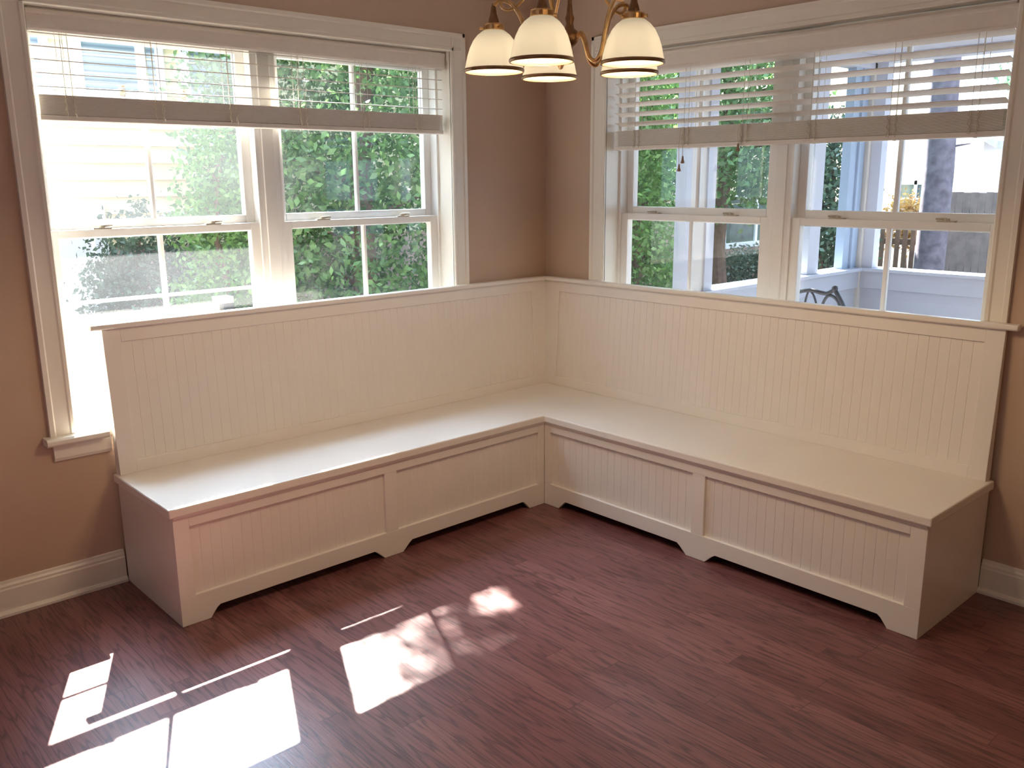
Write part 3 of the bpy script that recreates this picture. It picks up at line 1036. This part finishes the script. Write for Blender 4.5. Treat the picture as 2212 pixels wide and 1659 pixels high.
MB().box(PX - .28, PX - .02, PY + .04, PY + .12, PS, 2.52).build('side_panel', PSHADE, P3)
MB().box(PX - .16, PX - .12, PY + .02, PY + .14, PS, 2.52).build('side_trim', PSHADE, P3)
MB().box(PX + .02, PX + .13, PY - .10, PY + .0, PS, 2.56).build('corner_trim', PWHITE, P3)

# iron chair on the porch
cx, cy = 1.72, -.70
pc = thing('patio_chair', 'black wrought iron patio chair on the porch, scrolled back showing over sill', 'chair', (cx, cy, -.15))
W0 = Vector((cx, cy, 0))
ua = Vector((.10, -1, 0)).normalized()           # across the back
ub = Vector((ua.y, -ua.x, 0))                      # away from the seat
def cp(a, b, z):
    return tuple(W0 + ua * a + ub * b + Vector((0, 0, z)))
MB().lathe([(0, .285), (.20, .285), (.215, .292), (.215, .305), (.20, .312), (0, .312)], cp(0, -.22, 0), 28).build('seat', IRON, pc)
MB().tube(bez([cp(-.20, .02, .775), cp(-.15, .03, .838), (cp(-.04, .035, .872)), cp(.04, .035, .862), cp(.08, .035, .862), cp(.125, .035, .888)], 8), .013, 10).build('top_rail', IRON, pc, smooth=True)
for sg in (-1, 1):
    MB().tube(bez([cp(.16 * sg, -.04, -.15), cp(.175 * sg, -.03, .3), cp(.205 * sg, .01, .62), cp(.19 * sg, .03, .77)] + ([cp(.125, .035, .888)] if sg > 0 else []), 8), .014, 10).build('leg', IRON, pc, smooth=True)
    MB().tube([cp(.17 * sg, -.38, -.15), cp(.15 * sg, -.36, .29)], .012, 10).build('leg', IRON, pc)
MB().lathe([(0, -.02), (.014, -.016), (.020, 0), (.014, .016), (0, .02)], cp(.125, .035, .893), 14).build('finial', IRON, pc, smooth=True)
MB().tube(bez([cp(-.10, .02, .48), cp(-.075, .03, .70), cp(-.04, .035, .865), cp(.015, .03, .77), cp(.03, .02, .48)], 8), .007, 8).build('back_scroll', IRON, pc, smooth=True)
MB().tube(bez([cp(.035, .02, .60), cp(.045, .03, .76), cp(.085, .035, .845), cp(.14, .03, .825), cp(.18, .02, .74)], 8), .010, 8).build('back_scroll', IRON, pc, smooth=True)

# ------------------------------------------------------------------ houses and fences beyond the porch
wh = thing('white_house', 'white gabled house with a white framed window beyond the porch', 'house', (15, 6, GZ))
MB().prism([(3.3, GZ), (9.5, GZ), (9.5, 2.3), (6.4, 4.1), (3.3, 2.3)], 'x', 15, 22).build('siding', HWHITE, wh)
MB().prism([(2.95, 2.05), (6.4, 4.06), (9.8, 2.1), (9.8, 2.25), (6.4, 4.22), (2.95, 2.2)], 'x', 14.7, 22.2).build('roof', ROOF, wh)
f = MB()
f.box(14.93, 15, 4.10, 4.18, .82, 1.48); f.box(14.93, 15, 4.47, 4.53, .82, 1.48); f.box(14.93, 15, 4.82, 4.90, .82, 1.48)
f.box(14.93, 15, 4.10, 4.90, 1.40, 1.48); f.box(14.9, 15, 4.07, 4.93, .76, .84); f.box(14.95, 15, 4.15, 4.85, 1.10, 1.14)
w = f.build('window', HWHITE, wh)
MB().box(14.97, 14.99, 4.18, 4.82, .84, 1.40).build('pane', PANE_D, w)
ga = thing('white_garage', 'white building with pale roof right of the pine trunk', 'house', (17, 0, GZ))
MB().box(17, 22, -4, 2.2, GZ, 2.6).build('siding', HWHITE, ga)
MB().prism([(2.6, 2.5), (-1.4, 4.7), (-5, 2.8), (-5, 2.95), (-1.4, 4.86), (2.6, 2.66)], 'x', 16.7, 22.3).build('roof', ROOF, ga)
bf = thing('board_fence', 'grey-brown board fence in front of the white buildings', 'fence', (12, 1, GZ))
rngp = random.Random(3)
b = MB()
for k in range(40):
    y = -1.6 + k * .115
    b.box(12, 12.02, y, y + .108, GZ + .05, 1.30 + rngp.uniform(-.01, .01))
b.build('boards', FENCEG, bf).name = 'board_panel'
for z in (0.0, .95):
    MB().box(12.02, 12.06, -1.6, 3.0, z, z + .09).build('rail', FENCEG, bf)
pf = thing('picket_fence', 'low brown picket fence beyond the far porch sill', 'fence', (8.6, 2.3, GZ))
for k in range(9):
    y = 1.58 + k * .105
    MB().prism([(y, GZ), (y + .058, GZ), (y + .058, .88), (y + .029, .93), (y, .88)], 'x', 8.6, 8.625).build('picket', FENCEB, pf)
for z in (-.3, .66):
    MB().box(8.63, 8.67, 1.55, 2.6, z, z + .08).build('rail', FENCEB, pf)
